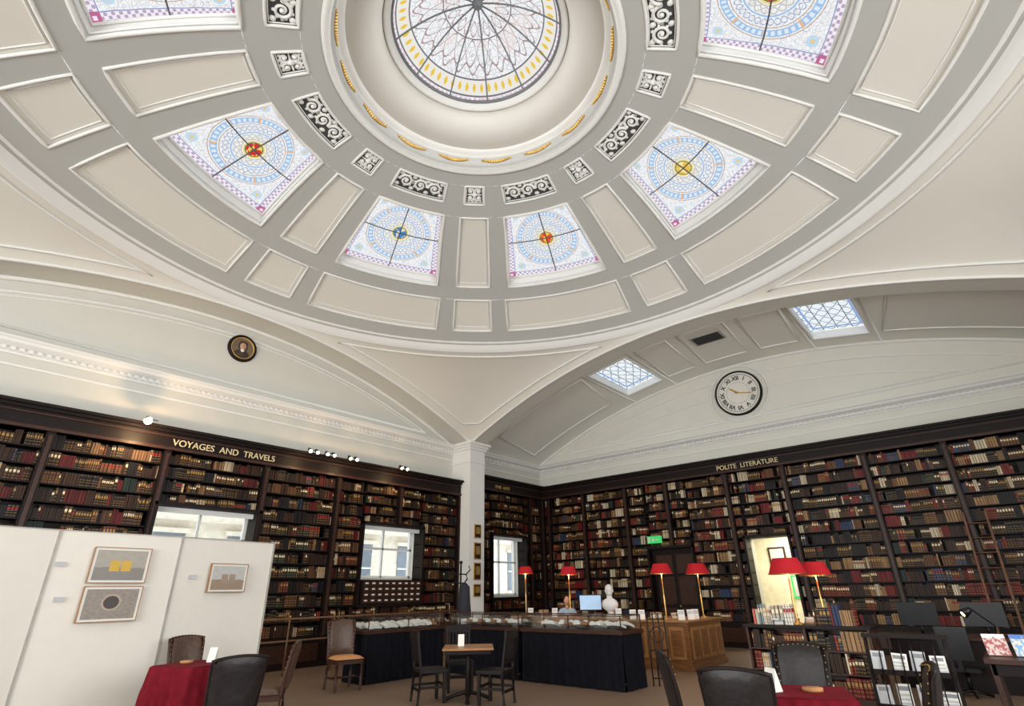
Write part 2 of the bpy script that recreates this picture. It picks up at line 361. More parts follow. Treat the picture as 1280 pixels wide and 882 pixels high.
def pend(k,th,t):
    th_=rad(th); c,s_=math.cos(th_),math.sin(th_)
    if th<=45: ax,ay=R,R*s_/c; o=ay
    else: ay=R;ax=R*c/s_; o=ax
    P0=Vector((R*c,R*s_,HS-.06)); P2=Vector((ax,ay,arch(o)))
    P1=Vector((lerp(ax,P0.x,.40),lerp(ay,P0.y,.40),lerp(P2.z,P0.z,.72)))
    p=P0*(1-t)**2+P1*2*t*(1-t)+P2*t*t
    ln=(P2-P0).length
    rot=Matrix.Rotation(k*math.pi/2,3,'Z'); p=rot@p
    return (CX+p.x,CY+p.y,p.z),ln
for k in range(4):
    Pn.patch(lambda u,v:pend(k,v*90,u)[0],14,48,0)
    top=[];l=[];rr=[]
    off=Vector((0,0,-.02))
    for i in range(31):
        th=lerp(17,73,i/30); ln=pend(k,th,0)[1]; p,_=pend(k,th,min(.5,.22/ln)); top.append(Vector(p)+off)
    for i in range(1,15):
        th=lerp(73,46.5,i/14); ln=pend(k,th,0)[1]; rr.append(Vector(pend(k,th,1-.30/ln-.05*(i/14))[0])+off)
    for i in range(0,14):
        th=lerp(43.5,17,i/14); ln=pend(k,th,0)[1]; l.append(Vector(pend(k,th,1-.30/ln-.05*(1-i/14))[0])+off)
    Pn.tube(top+rr+l,.028,1,True)
    sg=[(1,0),(0,1),(-1,0),(0,-1)][k]
    for dd,zz,rr_ in((0,0,.035),(-.03,.16,.022)):
        pts=[]
        for i in range(41):
            o=lerp(-R,R,i/40); x=sg[0]*(R+dd)-sg[1]*o; y=sg[1]*(R+dd)+sg[0]*o
            pts.append((CX+x,CY+y,arch(o)+zz*(1 if abs(o)<R*.97 else .3)-.0))
        Pn.tube(pts,rr_,1)
    dep=(YL-PY) if k%2 else U(.57)
    def sof(u,v):
        o=lerp(-R,R,v); d=R+dep*u; return (CX+sg[0]*d-sg[1]*o,CY+sg[1]*d+sg[0]*o,arch(o))
    Pn.patch(sof,2,40,2)
Pn.done('ceiling_pendentives',[PANEL,TRIM,WALLM])
HB=YL-CY
B=MB()
for sgn in(1,-1):
    x0=R+U(.57); x1=XR-CX
    B.patch(lambda u,v:(CX+sgn*x0,CY+lerp(-HB,HB,v),lerp(arch(min(abs(lerp(-HB,HB,v)),R)),barrel(lerp(-HB,HB,v)),u)),1,40,2)
    edges=[-HB,U(-3.25),U(-2.05),U(2.05),U(3.25),HB]
    sx0,sx1=U(12.0)-CX,U(14.2)-CX
    for i in range(5):
        for (xa,xb) in((x0,sx0),(sx0,sx1),(sx1,x1)):
            if sgn==1 and i in(1,3) and (xa==sx0): continue
            B.patch(lambda u,v:(CX+sgn*lerp(xa,xb,u),CY+lerp(edges[i],edges[i+1],v),barrel(lerp(edges[i],edges[i+1],v))),2,12,0)
    def pan(o0,o1,xa=sx0,xb=sx1):
        P=[(xa,lerp(o0,o1,t/10)) for t in range(10)]+[(xb,lerp(o1,o0,t/10)) for t in range(10)]
        B.tube([(CX+sgn*a,CY+b,barrel(b)-.01) for a,b in P],.028,1,True)
    for o0,o1 in((U(3.5),HB-.5),(U(.9),U(1.85)),(U(-.6),U(.7)),(U(-1.85),U(-.8)),(-HB+.5,U(-3.5))): pan(o0,o1)
    for o in(U(-3.37),U(-1.95),U(1.95),U(3.37)):
        B.tube([(CX+sgn*x0,CY+o,barrel(o)-.01),(CX+sgn*x1,CY+o,barrel(o)-.01)],.03,1)
B.done('ceiling_vault',[VAULT,TRIM,RIB])
def leadm():
    k=NT('leaded_skylight'); vec,u,v=k.uv(); 
    s1=k.M('ABSOLUTE',k.M('SINE',k.M('ADD',k.M('MULTIPLY',u,7.8),k.M('MULTIPLY',k.M('SINE',k.M('MULTIPLY',v,7.8)),1.3)))); s2=k.M('ABSOLUTE',k.M('SINE',k.M('SUBTRACT',k.M('MULTIPLY',u,7.8),k.M('MULTIPLY',k.M('SINE',k.M('MULTIPLY',v,7.8)),1.3))))
    s3=k.M('ABSOLUTE',k.M('SINE',k.M('MULTIPLY',v,6.28)))
    ln=k.M('MAXIMUM',k.M('MAXIMUM',k.M('LESS_THAN',s1,.13),k.M('LESS_THAN',s2,.13)),k.M('LESS_THAN',s3,.10)); mx=k.M('MAXIMUM',k.M('ABSOLUTE',u),k.M('ABSOLUTE',v))
    c=k.mix(ln,(.80,.86,.90),(.10,.12,.17)); c=k.mix(k.M('MULTIPLY',k.M('GREATER_THAN',mx,.80),k.M('LESS_THAN',mx,.88)),c,(.25,.38,.65)); 
    k.n.remove(k.b); e=k.n.new('ShaderNodeEmission'); k.put(e.inputs[0],c); e.inputs[1].default_value=1.05; k.l.new(e.outputs[0],k.out.inputs[0]); return k.m
LEAD=leadm()
for n_,(o0,o1) in enumerate(((U(-3.25),U(-2.05)),(U(2.05),U(3.25)))):
    w=MB(); xa,xb=U(12.0),U(14.2)
    w.patch(lambda u,v:(lerp(xa,xb,u),CY+lerp(o0,o1,v),barrel(lerp(o0,o1,v))+.20),4,4,0)
    c=[(xa,o0),(xb,o0),(xb,o1),(xa,o1)]
    for i in range(4):
        a,b=c[i],c[(i+1)%4]; q=[w.P((a[0],CY+a[1],barrel(a[1]))),w.P((b[0],CY+b[1],barrel(b[1]))),w.P((b[0],CY+b[1],barrel(b[1])+.20)),w.P((a[0],CY+a[1],barrel(a[1])+.20))]; w.F(q,1)
    w.tube([(a,CY+b,barrel(b)-.01) for a,b in c],.045,1,True,sm=False)
    w.done('window_%d'%(9+n_),[LEAD,TRIM])
v=MB(); vx,vy=U(12.6),U(4.15)
zv=barrel(0)-.03
v.box(vx-.32,vy-.45,zv-.03,vx+.32,vy+.45,zv+.02,0); v.box(vx-.27,vy-.40,zv-.034,vx+.27,vy+.40,zv-.03,1)
for i in range(9): v.cb((vx,vy-.36+i*.09,zv-.05),(.54,.03,.006),2,rx=.6)
v.done('air_vent',[RIB,ORNB,ORNB])
# ---------------------------------------------------------------- walls
HT=Zc(7.9)
def wallbox(name,fn,u0,u1,opens,mat=WALLM,th=.3):
    w=MB(); u=u0
    for a,b,za,zb in opens:
        w.prism([(u,0),(a,0),(a,HT),(u,HT)],lambda d,p:fn(p[0],d,p[1]),0,-th)
        if za>0: w.prism([(a,0),(b,0),(b,za),(a,za)],lambda d,p:fn(p[0],d,p[1]),0,-th)
        w.prism([(a,zb),(b,zb),(b,HT),(a,HT)],lambda d,p:fn(p[0],d,p[1]),0,-th); u=b
    w.prism([(u,0),(u1,0),(u1,HT),(u,HT)],lambda d,p:fn(p[0],d,p[1]),0,-th)
    return w.done(name,[mat])
fL=lambda u,d,z:(u,YL-d,z)
fR=lambda u,d,z:(XR-d,u,z)
fN=lambda u,d,z:(u,YN+d,z)
fB=lambda u,d,z:(XN+d,u,z)
winL=[(U(3.32),U(5.17),Zc(1.95),Zc(3.13)),(U(7.72),U(9.52),Zc(1.95),Zc(3.12)),(U(12.2),U(13.72),Zc(1.5),Zc(3.13))]
doorR=(U(3.80),U(4.80),0,Zc(2.74))
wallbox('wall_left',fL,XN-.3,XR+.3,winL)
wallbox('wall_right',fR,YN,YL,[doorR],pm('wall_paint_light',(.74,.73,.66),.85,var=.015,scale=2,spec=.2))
wallbox('wall_near',fN,XN-.3,XR+.3,[(CX-5.5,CX+4.5,1.2,4.9)])  # unseen wall; wide opening added to let the near fill light in
wallbox('wall_rear',fB,YN,YL,[(CY-6,CY+6,1.2,4.9)])  # opening here likewise added for the rear fill light
f=MB(); f.box(XN-.3,YN-.3,-.1,XR+6,YL+.3,0); f.done('floor',[FLOOR])
def cornice(name,fn,u0,u1):
    w=MB(); z=Zc(5.55)+.03
    prof=[(0,z-.27),(.03,z-.27),(.04,z-.23),(.06,z-.22),(.06,z-.15),(.11,z-.13),(.20,z-.08),(.22,z-.03),(.26,z),(.26,z+.03),(0,z+.05)]
    w.prism(prof,lambda u,p:fn(u,p[0],p[1]),u0,u1,0)
    u=u0
    while u<u1-.1:
        w.prism([(.05,z-.215),(.11,z-.215),(.11,z-.145),(.05,z-.145)],lambda a,p:fn(a,p[0],p[1]),u,u+.075,0); u+=.14
    w.prism([(0,z-.50),(.025,z-.50),(.025,z-.46),(0,z-.46)],lambda u,p:fn(u,p[0],p[1]),u0,u1,0)
    w.done(name,[TRIM])
cornice('trim_1',fL,XN,XR); cornice('trim_2',fR,YN,YL)
t=MB()
def arcpts(fn,c,o0,o1,fz,d,n=40): return [fn(c+lerp(o0,o1,i/n),d,fz(lerp(o0,o1,i/n))) for i in range(n+1)]
zc_=Zc(5.55)
for ins,rr in((.32,.03),(.42,.016)):
    om=max(o/100 for o in range(0,int(R*100)) if arch(o/100)-ins>zc_+.28)
    t.tube(arcpts(fL,CX,-om,om,lambda o:arch(o)-ins,.01),rr,0); t.tube([fL(CX-om,.01,zc_+.28),fL(CX+om,.01,zc_+.28)],rr,0)
for ins,rr in((.45,.03),(.95,.022)):
    om=max(o/100 for o in range(0,int(HB*100)) if barrel(o/100)-ins>zc_+.28+ins*.2)
    t.tube(arcpts(fR,CY,-om,om,lambda o:barrel(o)-ins,.01),rr,0); t.tube([fR(CY-om,.01,zc_+.28+ins*.2),fR(CY+om,.01,zc_+.28+ins*.2)],rr,0)
CKY,CKZ=U(4.36),Zc(6.60)
t.tube([fR(CKY+.93*math.cos(a),.02,CKZ+.93*math.sin(a)) for a in [2*math.pi*i/48 for i in range(48)]],.035,0,True)
t.tube([fR(HB*lerp(-1,1,i/40)+CY,.03,barrel(HB*lerp(-1,1,i/40))-.03) for i in range(41)],.05,0)
t.tube([fL(R*lerp(-1,1,i/40)+CX,.03,arch(R*lerp(-1,1,i/40))-.03) for i in range(41)],.05,0)
t.done('trim_3',[TRIM])
p=MB(); x0,x1,y0,y1=PX,U(11.42),PY,YL
p.box(x0,y0,0,x1,y1,Zc(5.6),0)
p.box(x0-.05,y0-.05,0,x1+.05,y1,.35,0)
for z,e in((Zc(5.55)-.02,.16),(Zc(5.55)-.10,.10),(Zc(5.55)-.18,.05),(Zc(5.55)-.62,.03)): p.box(x0-e,y0-e,z,x1+e,y1,z+.09 if e>.04 else z+.05,0)
p.done('pier_column',[TRIM])
for i,(z,hh) in enumerate(((3.35,.42),(2.75,.50),(2.15,.50),(1.6,.36))):
    q=MB(); q.cb((x0+.36,y0-.02,z),(.30,.03,hh),0); q.cb((x0+.36,y0-.04,z),(.24,.02,hh-.06),1); q.cb((x0+.36,y0-.05,z+.02),(.18,.01,hh*.5),0)
    q.done('honours_plaque',[GOLD,DARKW2])
# ---------------------------------------------------------------- bookcases
PAL=[((.024,.011,.006),4),((.042,.017,.008),4),((.009,.007,.008),3.5),((.10,.009,.008),2.4),((.11,.046,.019),1.4),((.22,.12,.055),.8),((.50,.39,.25),.7),((.011,.024,.019),.7),((.018,.026,.056),.5)]
PAL_R=[((.030,.013,.007),3.4),((.046,.019,.009),3.2),((.010,.008,.008),3.0),((.16,.012,.011),2.8),((.14,.060,.025),1.7),((.30,.17,.075),1.3),((.62,.52,.36),1.6),((.02,.038,.028),.8),((.028,.045,.10),.9)]
def pick(pal):
    x=random.random()*sum(w for _,w in pal)
    for c,w in pal:
        x-=w
        if x<=0: return c
    return pal[0][0]
def bookrow(mb,u0,u1,z,hmax,dfront,pal,m=0,depth=.2,fill=.97):
    u=u0
    while u<u1-.03:
        if random.random()>fill: u+=random.uniform(.04,.14); continue
        n=random.choice((1,1,2,3,4,6)); base=pick(pal); th=random.uniform(.026,.062); h=hmax*random.uniform(.66,.99); al=random.random()
        for _ in range(n):
            if u+th>u1: break
            jit=random.uniform(.75,1.25); c=(base[0]*jit,base[1]*jit,base[2]*jit,al)
            d=dfront-random.uniform(0,.035)
            mb.box(u,d-depth,z,u+th*.95,d,z+h*random.uniform(.97,1),m,col=c,uvface=True); u+=th
def mapT(side):
    if side=='L': return Matrix(((1,0,0,0),(0,-1,0,YL),(0,0,1,0),(0,0,0,1)))
    return Matrix(((0,-1,0,XR),(1,0,0,0),(0,0,1,0),(0,0,0,1)))
def bookcase(name,side,u0,u1,ups,ztop,frieze,opens,pal,pitch=.315,base=.62,fillf=.97):
    w=MB(); w.T=mapT(side); b=MB(); b.T=mapT(side)
    dp=.40
    allu=sorted(set([u0,u1]+[x for x in ups if u0<x<u1]))
    cuts=sorted(set(allu+[x for o in opens for x in o[:2]]))
    cuts=[c for c in cuts if u0<=c<=u1]
    for a,c in zip(cuts,cuts[1:]):
        m=(a+c)/2; op=[o for o in opens if o[0]<m<o[1]]
        spans=[(0,ztop)] if not op else [(0,op[0][2]),(op[0][3],ztop)]
        for za,zb in spans:
            if zb-za<.05: continue
            w.box(a,.01,za,c,.03,zb,0)
            if za==0:
                bb=min(base,zb); w.box(a,.01,0,c,dp+.06,bb-.02,0); w.box(a,.01,bb-.02,c,dp+.09,bb+.02,0); w.box(a+.12,dp+.06,.14,c-.12,dp+.075,bb-.12,1)
                za=bb+.02
            n=max(1,round((zb-za)/pitch)); pt=(zb-za)/n
            if zb-za<.2: continue
            for i in range(n):
                z=za+i*pt
                if i>0 or za>.7: w.box(a,.03,z-.012,c,dp-.04,z+.012,0)
                bookrow(b,a+.05,c-.05,z+.013,pt-.035,dp-.07,pal,fill=fillf)
            w.box(a,.01,zb-.02,c,dp,zb,0)
    for x in allu:
        segs=[(0,ztop)]
        for a,c,za,zb in opens:
            if a+.02<x<c-.02: segs=[(0,za),(zb,ztop)]
        for za,zb in segs:
            if zb-za<.05: continue
            w.box(x-.07,.01,za,x+.07,dp+.03,zb,0); w.box(x-.035,dp+.03,za+.1 if za<.1 else za,x+.035,dp+.045,zb-.08,1)
    for a,c,za,zb in opens:
        for x in(a-.06,c+.0): w.box(x,.01,za,x+.06,dp+.05,zb+.06,0)
        w.box(a-.06,.01,zb,c+.06,dp+.05,zb+.07,0)
        if za>.1: w.box(a-.06,.01,za-.06,c+.06,dp+.09,za,0)
    w.box(u0,.01,ztop,u1,dp+.05,ztop+frieze,0)
    w.box(u0,.01,ztop-.02,u1,dp+.09,ztop+.04,1); w.box(u0,.01,ztop+frieze-.02,u1,dp+.12,ztop+frieze+.04,0); w.box(u0,.01,ztop+frieze+.04,u1,dp+.20,ztop+frieze+.10,0); w.box(u0,.01,ztop+frieze-.1,u1,dp+.08,ztop+frieze-.07,1)
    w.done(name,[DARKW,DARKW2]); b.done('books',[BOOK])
ups=[U(x) for x in(-5.5,-3.7,-1.95,-.2,1.55,3.28,5.19,6.93,8.74)]
opL=[(a,b,Zc(1.92),d) for a,b,c,d in winL[:2]]
opL[1]=(opL[1][0],opL[1][1],Zc(1.38),opL[1][3])
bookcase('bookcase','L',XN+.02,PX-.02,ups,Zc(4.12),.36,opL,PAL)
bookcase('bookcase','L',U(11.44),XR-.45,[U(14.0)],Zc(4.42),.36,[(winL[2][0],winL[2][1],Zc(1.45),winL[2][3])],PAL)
upr=[U(x) for x in(-1.3,.30,1.81,3.60,5.05,6.78,8.10,9.60,10.95)]
door2=(U(6.25),U(7.50),0,Zc(2.62))
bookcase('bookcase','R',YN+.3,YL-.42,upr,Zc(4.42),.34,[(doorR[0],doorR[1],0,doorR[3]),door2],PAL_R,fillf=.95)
text('sign_voyages_and_travels','VOYAGES  AND  TRAVELS',.20,(U(4.3),YL-.46,Zc(4.12)+.15),(rad(90),0,0),LETT)
text('sign_polite_literature','POLITE  LITERATURE',.20,(XR-.46,U(4.42),Zc(4.42)+.14),(rad(90),0,rad(-90)),LETT)
text('sign_fine_arts','FINE  ARTS',.16,(U(12.6),YL-.46,Zc(4.42)+.14),(rad(90),0,0),GOLD)
for i,(a,b,za,zb) in enumerate(winL):
    w=MB(); y=YL+.15
    for x in(a,b-.07,(a+b)/2-.025): w.box(x,y-.04,za,x+(.07 if x!=(a+b)/2-.025 else .05),y+.04,zb,0)
    for z in(za,zb-.07,za+(zb-za)*.55): w.box(a,y-.04,z,b,y+.04,z+.06,0)
    w.box(a,y-.005,za,b,y+.005,zb,1)
    w.box(a+.01,YL-.25,zb-.12,b-.01,YL-.22,zb-.01,2)
    w.done('window_%d'%(11+i),[TRIM,GLASS,TRIM])
STONE=pm('stone_facade',(.68,.62,.52),.8,var=.1)
e=MB(); e.box(-6,YL+7,-4,26,YL+9,14,0)
for i in range(12):
    for z in(-1.5,1.6,4.6,7.6): 
        x=-4+i*2.5; e.box(x,YL+6.95,z,x+1.1,YL+7.05,z+1.9,1); e.box(x-.12,YL+6.85,z-.15,x+1.22,YL+7,z,0); e.box(x-.12,YL+6.85,z+1.9,x+1.22,YL+7,z+2.05,0); e.box(x,YL+6.93,z+.92,x+1.1,YL+6.96,z+.98,2)
e.box(-6,YL+6.7,3.9,26,YL+7,4.2,0)
e.done('building_facade',[STONE,pm('dark_window',(.16,.19,.22),.1),TRIM])
m=MB(); mx,mz=U(4.32),Zc(6.64)
m.T=Matrix.Translation((mx,YL-.01,mz))@Matrix.Rotation(rad(90),4,'X')
m.lathe([(0,.03),(.28,.03)],m=0,n=40); m.lathe([(.27,.0),(.275,.05),(.29,.06),(.30,.05)],m=5,n=40); m.lathe([(.30,.0),(.30,.06),(.335,.075),(.365,.04),(.37,0)],m=1,n=40)
m.sph((0,.05,.04),(.085,.11,.03),2); m.sph((.0,.13,.032),(.11,.075,.025),3); m.sph((-.08,.05,.03),(.04,.11,.02),3); m.sph((.08,.05,.03),(.04,.11,.02),3); m.sph((0,-.16,.03),(.19,.11,.03),3); m.sph((0,-.07,.045),(.05,.05,.03),4)
m.sph((-.03,.06,.07),(.012,.008,.006),3,8); m.sph((.03,.06,.07),(.012,.008,.006),3,8); m.sph((0,.03,.07),(.01,.025,.012),2,8)
m.done('portrait_medallion',[pm('portrait_ground',(.16,.11,.07),.6),DARKW,SKIN,pm('portrait_brown',(.05,.025,.015),.6),PAPER,GOLD])
ck=empty('wall_clock',(XR-.02,CKY,CKZ),0)
c=MB(); c.T=Matrix.Rotation(rad(-90),4,'Y')
c.lathe([(0,.06),(.70,.06)],m=0,n=56); c.lathe([(.69,.0),(.70,.09),(.72,.11),(.75,.09),(.76,0)],m=1,n=56); c.lathe([(.635,.064),(.645,.064)],m=1,n=56); c.lathe([(.36,.062),(.366,.062)],m=1,n=56)
for k in range(60):
    a=rad(k*6); T=c.T; c.T=T@Matrix.Rotation(a,4,'Z'); c.box(.60,-.004 if k%5 else -.01,.062,.63,.004 if k%5 else .01,.066,1); c.T=T
for ph,ln,wd,mm in((102,.54,.016,2),(282,.12,.02,2),(308,.36,.026,2)):
    T=c.T; c.T=T@Matrix.Rotation(-rad(ph),4,'Z'); c.box(0,-wd,.075,ln*.8,wd,.082,mm); c.box(ln*.8,-wd*.4,.075,ln,wd*.4,.082,mm); c.T=T
c.sph((0,0,.08),.035,2)
c.done('clock_face',[PAPER,BLACK,GOLD],parent=ck)
for k,n in enumerate(('XII','I','II','III','IIII','V','VI','VII','VIII','IX','X','XI')):
    a=rad(90-30*k)
    o=text('numeral_%d'%(k+1),n,.19,(-.07,-.50*math.cos(a),.50*math.sin(a)),(0,0,0),BLACK,.004,ck)
    o.rotation_mode='QUATERNION'; o.rotation_quaternion=(Matrix.Rotation(rad(-90),4,'Z')@Matrix.Rotation(rad(90),4,'X')@Matrix.Rotation(a-rad(90),4,'Z')).to_quaternion(); o.data.offset=.004
s=MB(); s.cb((XR-.50,U(7.25),Zc(2.86)),(.05,.50,.22),0)
s.cb((XR-.53,U(7.25)+.05,Zc(2.86)),(.01,.07,.10),1); s.cb((XR-.53,U(7.25)-.1,Zc(2.86)),(.01,.16,.03),1); s.cb((XR-.53,U(7.25)+.18,Zc(2.86)),(.01,.06,.14),1)
s.done('exit_sign',[GREEN,WHITE])
d=MB(); a,b=door2[0],door2[1]
d.box(XR-.2,a+.01,0,XR-.14,b-.01,door2[3]-.01,0)
for yy in(a+.1,(a+b)/2+.05):
    for z0_,z1_ in((.15,1.0),(1.1,1.9),(2.0,2.55)): d.box(XR-.22,yy,z0_,XR-.2,yy+(b-a)/2-.18,z1_,1)
d.sph((XR-.25,(a+b)/2-.06,1.05),.035,2)
d.done('door_1',[DARKW,DARKW2,BRASS])
r_=MB(); r_.box(XR+3.2,YN,0,XR+3.4,12,4,0); r_.box(XR+.3,1.5,0,XR+3.3,1.6,4,0); r_.box(XR+.3,8,0,XR+3.3,8.1,4,0); r_.box(XR+.3,1.5,3.5,XR+3.3,8.1,3.6,0)
r_.done('wall_beyond',[pm('cream_wall',(.75,.72,.58),.8)])
for yy,zz,mm in((4.75,2.05,0),(5.55,2.1,0),(5.0,1.2,2)):
    q=MB(); q.box(XR+3.14,yy,zz,XR+3.19,yy+.55,zz+.7,mm); q.box(XR+3.12,yy+.06,zz+.06,XR+3.15,yy+.49,zz+.64,1)
    q.done('framed_picture',[DARKW2,PAPERG,GREEN])
l=MB(); 
for yy in(U(.45),U(.45)-.42):
    l.tube([(XR-1.25,yy,0),(XR-.52,yy-.10,3.1)],.032,0,n=4,sm=False)
for i in range(9): tt=(i+.7)/9.5; l.tube([(lerp(XR-1.25,XR-.52,tt),U(.45)-.1*tt,3.1*tt),(lerp(XR-1.25,XR-.52,tt),U(.45)-.42-.1*tt,3.1*tt)],.016,0)
l.done('library_ladder',[pm('ladder_wood',(.14,.055,.02),.4,var=.3)])
cc=MB(); a,b=winL[1][0]+.02,winL[1][1]-.02; yf=YL-.5
cc.box(a,yf,Zc(1.38)+.005,b,YL-.05,Zc(1.90),0)
for i in range(9):
    for j in range(4):
        x=a+.04+i*(b-a-.08)/9; z=Zc(1.38)+.03+j*.14; cc.box(x+.01,yf-.015,z,x+(b-a-.08)/9-.01,yf,z+.125,1); cc.cb((x+.11,yf-.02,z+.07),(.09,.01,.035),2)
cc.done('card_catalogue',[DARKW,DARKW2,PAPER])
for i,x in enumerate((5.93,6.35,6.95,8.45,2.76)):
    s=MB(); z=Zc(4.52); X=U(x); y=YL-.68
    s.cyl((X,YL-.57,z-.02),(X,y,z+.02),.010,.010,0)
    big=x<3
    for dx in((0,) if big else (0,.2)):
        s.cyl((X+dx,y,z+.05),(X+dx-.02,y-.14,z-.04),.05 if big else .035,.085 if big else .055,0); rb_=.075 if big else .040; s.cyl((X+dx-.02,y-.142,z-.042),(X+dx-.021,y-.146,z-.044),rb_,rb_,1)
    s.cyl((X,y,z+.03),(X+.2,y,z+.03),.010,.010,0)
    s.done('spotlight',[BLACK,BULB2 if big else BULB])
# ---------------------------------------------------------------- furniture
bd=MB(); P=[(.2,9.72),(1.84,10.0),(3.47,10.08),(5.15,10.33)]
ZT=2.44
for (xa,ya),(xb,yb) in zip(P,P[1:]):
    ln=math.hypot(xb-xa,yb-ya); an=math.atan2(yb-ya,xb-xa); T=bd.T; bd.T=Matrix.Translation((xa,ya,0))@Matrix.Rotation(an,4,'Z')
    bd.box(.01,0,.08,ln-.01,.04,ZT,0)
    for xx in(-.014,ln-.017): bd.box(xx,-.014,.05,xx+.031,.05,ZT+.01,1)
    bd.box(0,-.008,ZT,ln,.05,ZT+.015,1)
    bd.box(-.02,-.25,0,.04,.3,.05,1); bd.T=T
bd.done('exhibition_board',[WHITE,ALU])
def picm(name,a,b,c,sc=3,sky=None):
    k=NT(name); vec,u,v=k.uv(); n=k.noise(sc,4,vec=vec)
    x=k.mix(k.M('LESS_THAN',k.M('ADD',v,k.M('MULTIPLY',n,.3)),0),a,b); 
    q=k.M('MULTIPLY',k.M('LESS_THAN',k.M('ABSOLUTE',u),.42),k.M('LESS_THAN',k.M('ABSOLUTE',k.M('ADD',v,.05)),.36))
    gap=k.M('GREATER_THAN',k.M('ABSOLUTE',u),.03)
    x=k.mix(k.M('MULTIPLY',q,gap),x,c); k.put(k.b.inputs['Base Color'],k.mix(k.M('MULTIPLY',n,.35),x,(.1,.09,.08))); return k.m
def pich():
    k=NT('picture_clock_wall'); vec,u,v=k.uv(); r=k.M('SQRT',k.M('ADD',k.M('MULTIPLY',k.M('MULTIPLY',u,u),2.2),k.M('MULTIPLY',k.M('SUBTRACT',v,.1),k.M('SUBTRACT',v,.1))))
    n=k.noise(6,4,vec=vec); x=k.mix(n,(.16,.13,.11),(.42,.37,.32)); x=k.mix(k.M('LESS_THAN',r,.5),x,(.06,.045,.04)); x=k.mix(k.M('LESS_THAN',k.M('ABSOLUTE',k.M('SUBTRACT',r,.5)),.06),x,(.45,.35,.28)); k.put(k.b.inputs['Base Color'],x); return k.m
pics=[(2.67,10.02,2.0,.74,.48,picm('picture_yellow_doors',(.45,.42,.36),(.28,.26,.24),(.75,.46,.04))),(2.67,10.02,1.48,.74,.46,pich()),(4.33,10.17,1.84,.66,.44,picm('picture_townhouse',(.62,.62,.60),(.38,.28,.2),(.42,.32,.24)))]
for x,y,z,w_,h_,mt in pics:
    an=.05 if x<4 else .15
    q=MB(); q.box(-w_/2,-.03,-h_/2,w_/2,0,h_/2,0); iw,ih=w_/2-.04,h_/2-.035
    # patch is laid out with u horizontal, v vertical
    q.patch(lambda u,v:(lerp(-iw,iw,u),-.033,lerp(-ih,ih,v)),1,1,1,False)
    for s_ in(-1,1): q.box(s_*w_/2-.006,-.036,-h_/2,s_*w_/2+.006,0,h_/2,2); q.box(-w_/2,-.036,s_*h_/2-.006,w_/2,0,s_*h_/2+.006,2)
    q.done('framed_photograph',[PAPER,mt,OAK2],(x,y-.01,z),an)
for x,z in((1.95,2.0),(2.05,1.55),(3.75,1.85)):
    q=MB(); q.box(-.06,-.012,-.03,.06,-.002,.03,0); q.done('caption_label',[PAPERG],(x,9.985+(x-1.84)*.05,z),.05)
def leather_chair():
    c=MB(); h=.98
    for x in(-.22,.22):
        c.tube([(x,.22,0),(x,.22,.2),(x,.22,.44)],.024,1,n=8)
        c.tube([(x,-.26,0),(x,-.22,.25),(x,-.21,.44),(x,-.25,.72),(x,-.31,h)],.024,1,n=8)
        c.tube([(x,.2,.18),(x,-.22,.18)],.014,1)
    c.tube([(-.22,0,.18),(.22,0,.18)],.014,1)
    c.box(-.24,-.22,.38,.24,.24,.44,1)
    c.patch(lambda u,v:(lerp(-.25,.25,u),lerp(-.21,.26,v),.44+.05*(1-(2*u-1)**6)*(1-(2*v-1)**6)+.01),10,10,2)
    def bk(u,v,s_): 
        z=lerp(.50,h,v); y=-.22-.10*((z-.44)/.58)**1.5; hw=.225+.03*v; top=.03*(1-(2*u-1)**2)*v
        return (lerp(-hw,hw,u),y-.04*(1-(2*u-1)**2)+s_*(.012+.028*(1-(2*u-1)**6)*(1-(2*v-1)**6)),z+top)
    c.patch(lambda u,v:bk(u,v,1),12,12,0); c.patch(lambda u,v:bk(u,v,-1),12,12,0)
    per=[bk(i/10,1,0) for i in range(11)]+[bk(1,1-i/8,0) for i in range(1,9)]+[bk(1-i/10,0,0) for i in range(1,11)]+[bk(0,i/8,0) for i in range(1,8)]
    c.tube(per,.018,1,True)
    for p_ in per: c.sph((p_[0]*.93,p_[1]+.03,p_[2]-.01),.007,3,6)
    return c
def face(dx,dy): return math.atan2(dy,dx)-math.pi/2
ch=leather_chair().done('leather_chair',[LEATH,DARKW2,LEATH,BRASS],(3.75,9.42,0),face(.1,-1))
leather_chair().done('leather_chair',[LEATH,DARKW2,TAN,BRASS],(6.42,9.55,0),face(-.2,-1)).scale=(1.05,1.05,1.1)
dup(ch,(3.88,7.45,0),face(-.9,.6))
chb=leather_chair().done('leather_chair',[LEATHB,DARKW,LEATHB,BRASS],(2.88,6.3,0),face(.15,1))
dup(chb,(5.45,2.42,0),face(.55,-.85)); dup(chb,(4.78,1.76,0),face(1,.1)); dup(chb,(6.42,1.84,0),face(-1,-.1)); dup(chb,(5.4,.95,0),face(-.2,1))
c=MB(); h=.97
for x in(-.2,.2):
    c.box(x-.022,.17,0,x+.022,.22,.43,0); c.tube([(x,-.22,0),(x,-.19,.43),(x,-.27,h)],.028,0,n=4,sm=False); c.box(x-.014,-.2,.2,x+.014,.2,.24,0)
c.box(-.2,.19,.22,.2,.21,.26,0); c.box(-.2,-.2,.16,.2,-.18,.20,0)
c.box(-.23,-.2,.41,.23,.24,.46,0)
c.cb((0,-.265,h-.03),(.46,.04,.12),0); c.cb((0,-.215,.58),(.40,.028,.06),0)
for i in range(6): x=-.15+i*.06; c.tube([(x,-.212,.58),(x,-.26,h-.05)],.018,0,n=4,sm=False)
sc=c.done('dining_chair',[DARKW],(6.55,7.4,0),face(.75,-.35),bevel=.005)
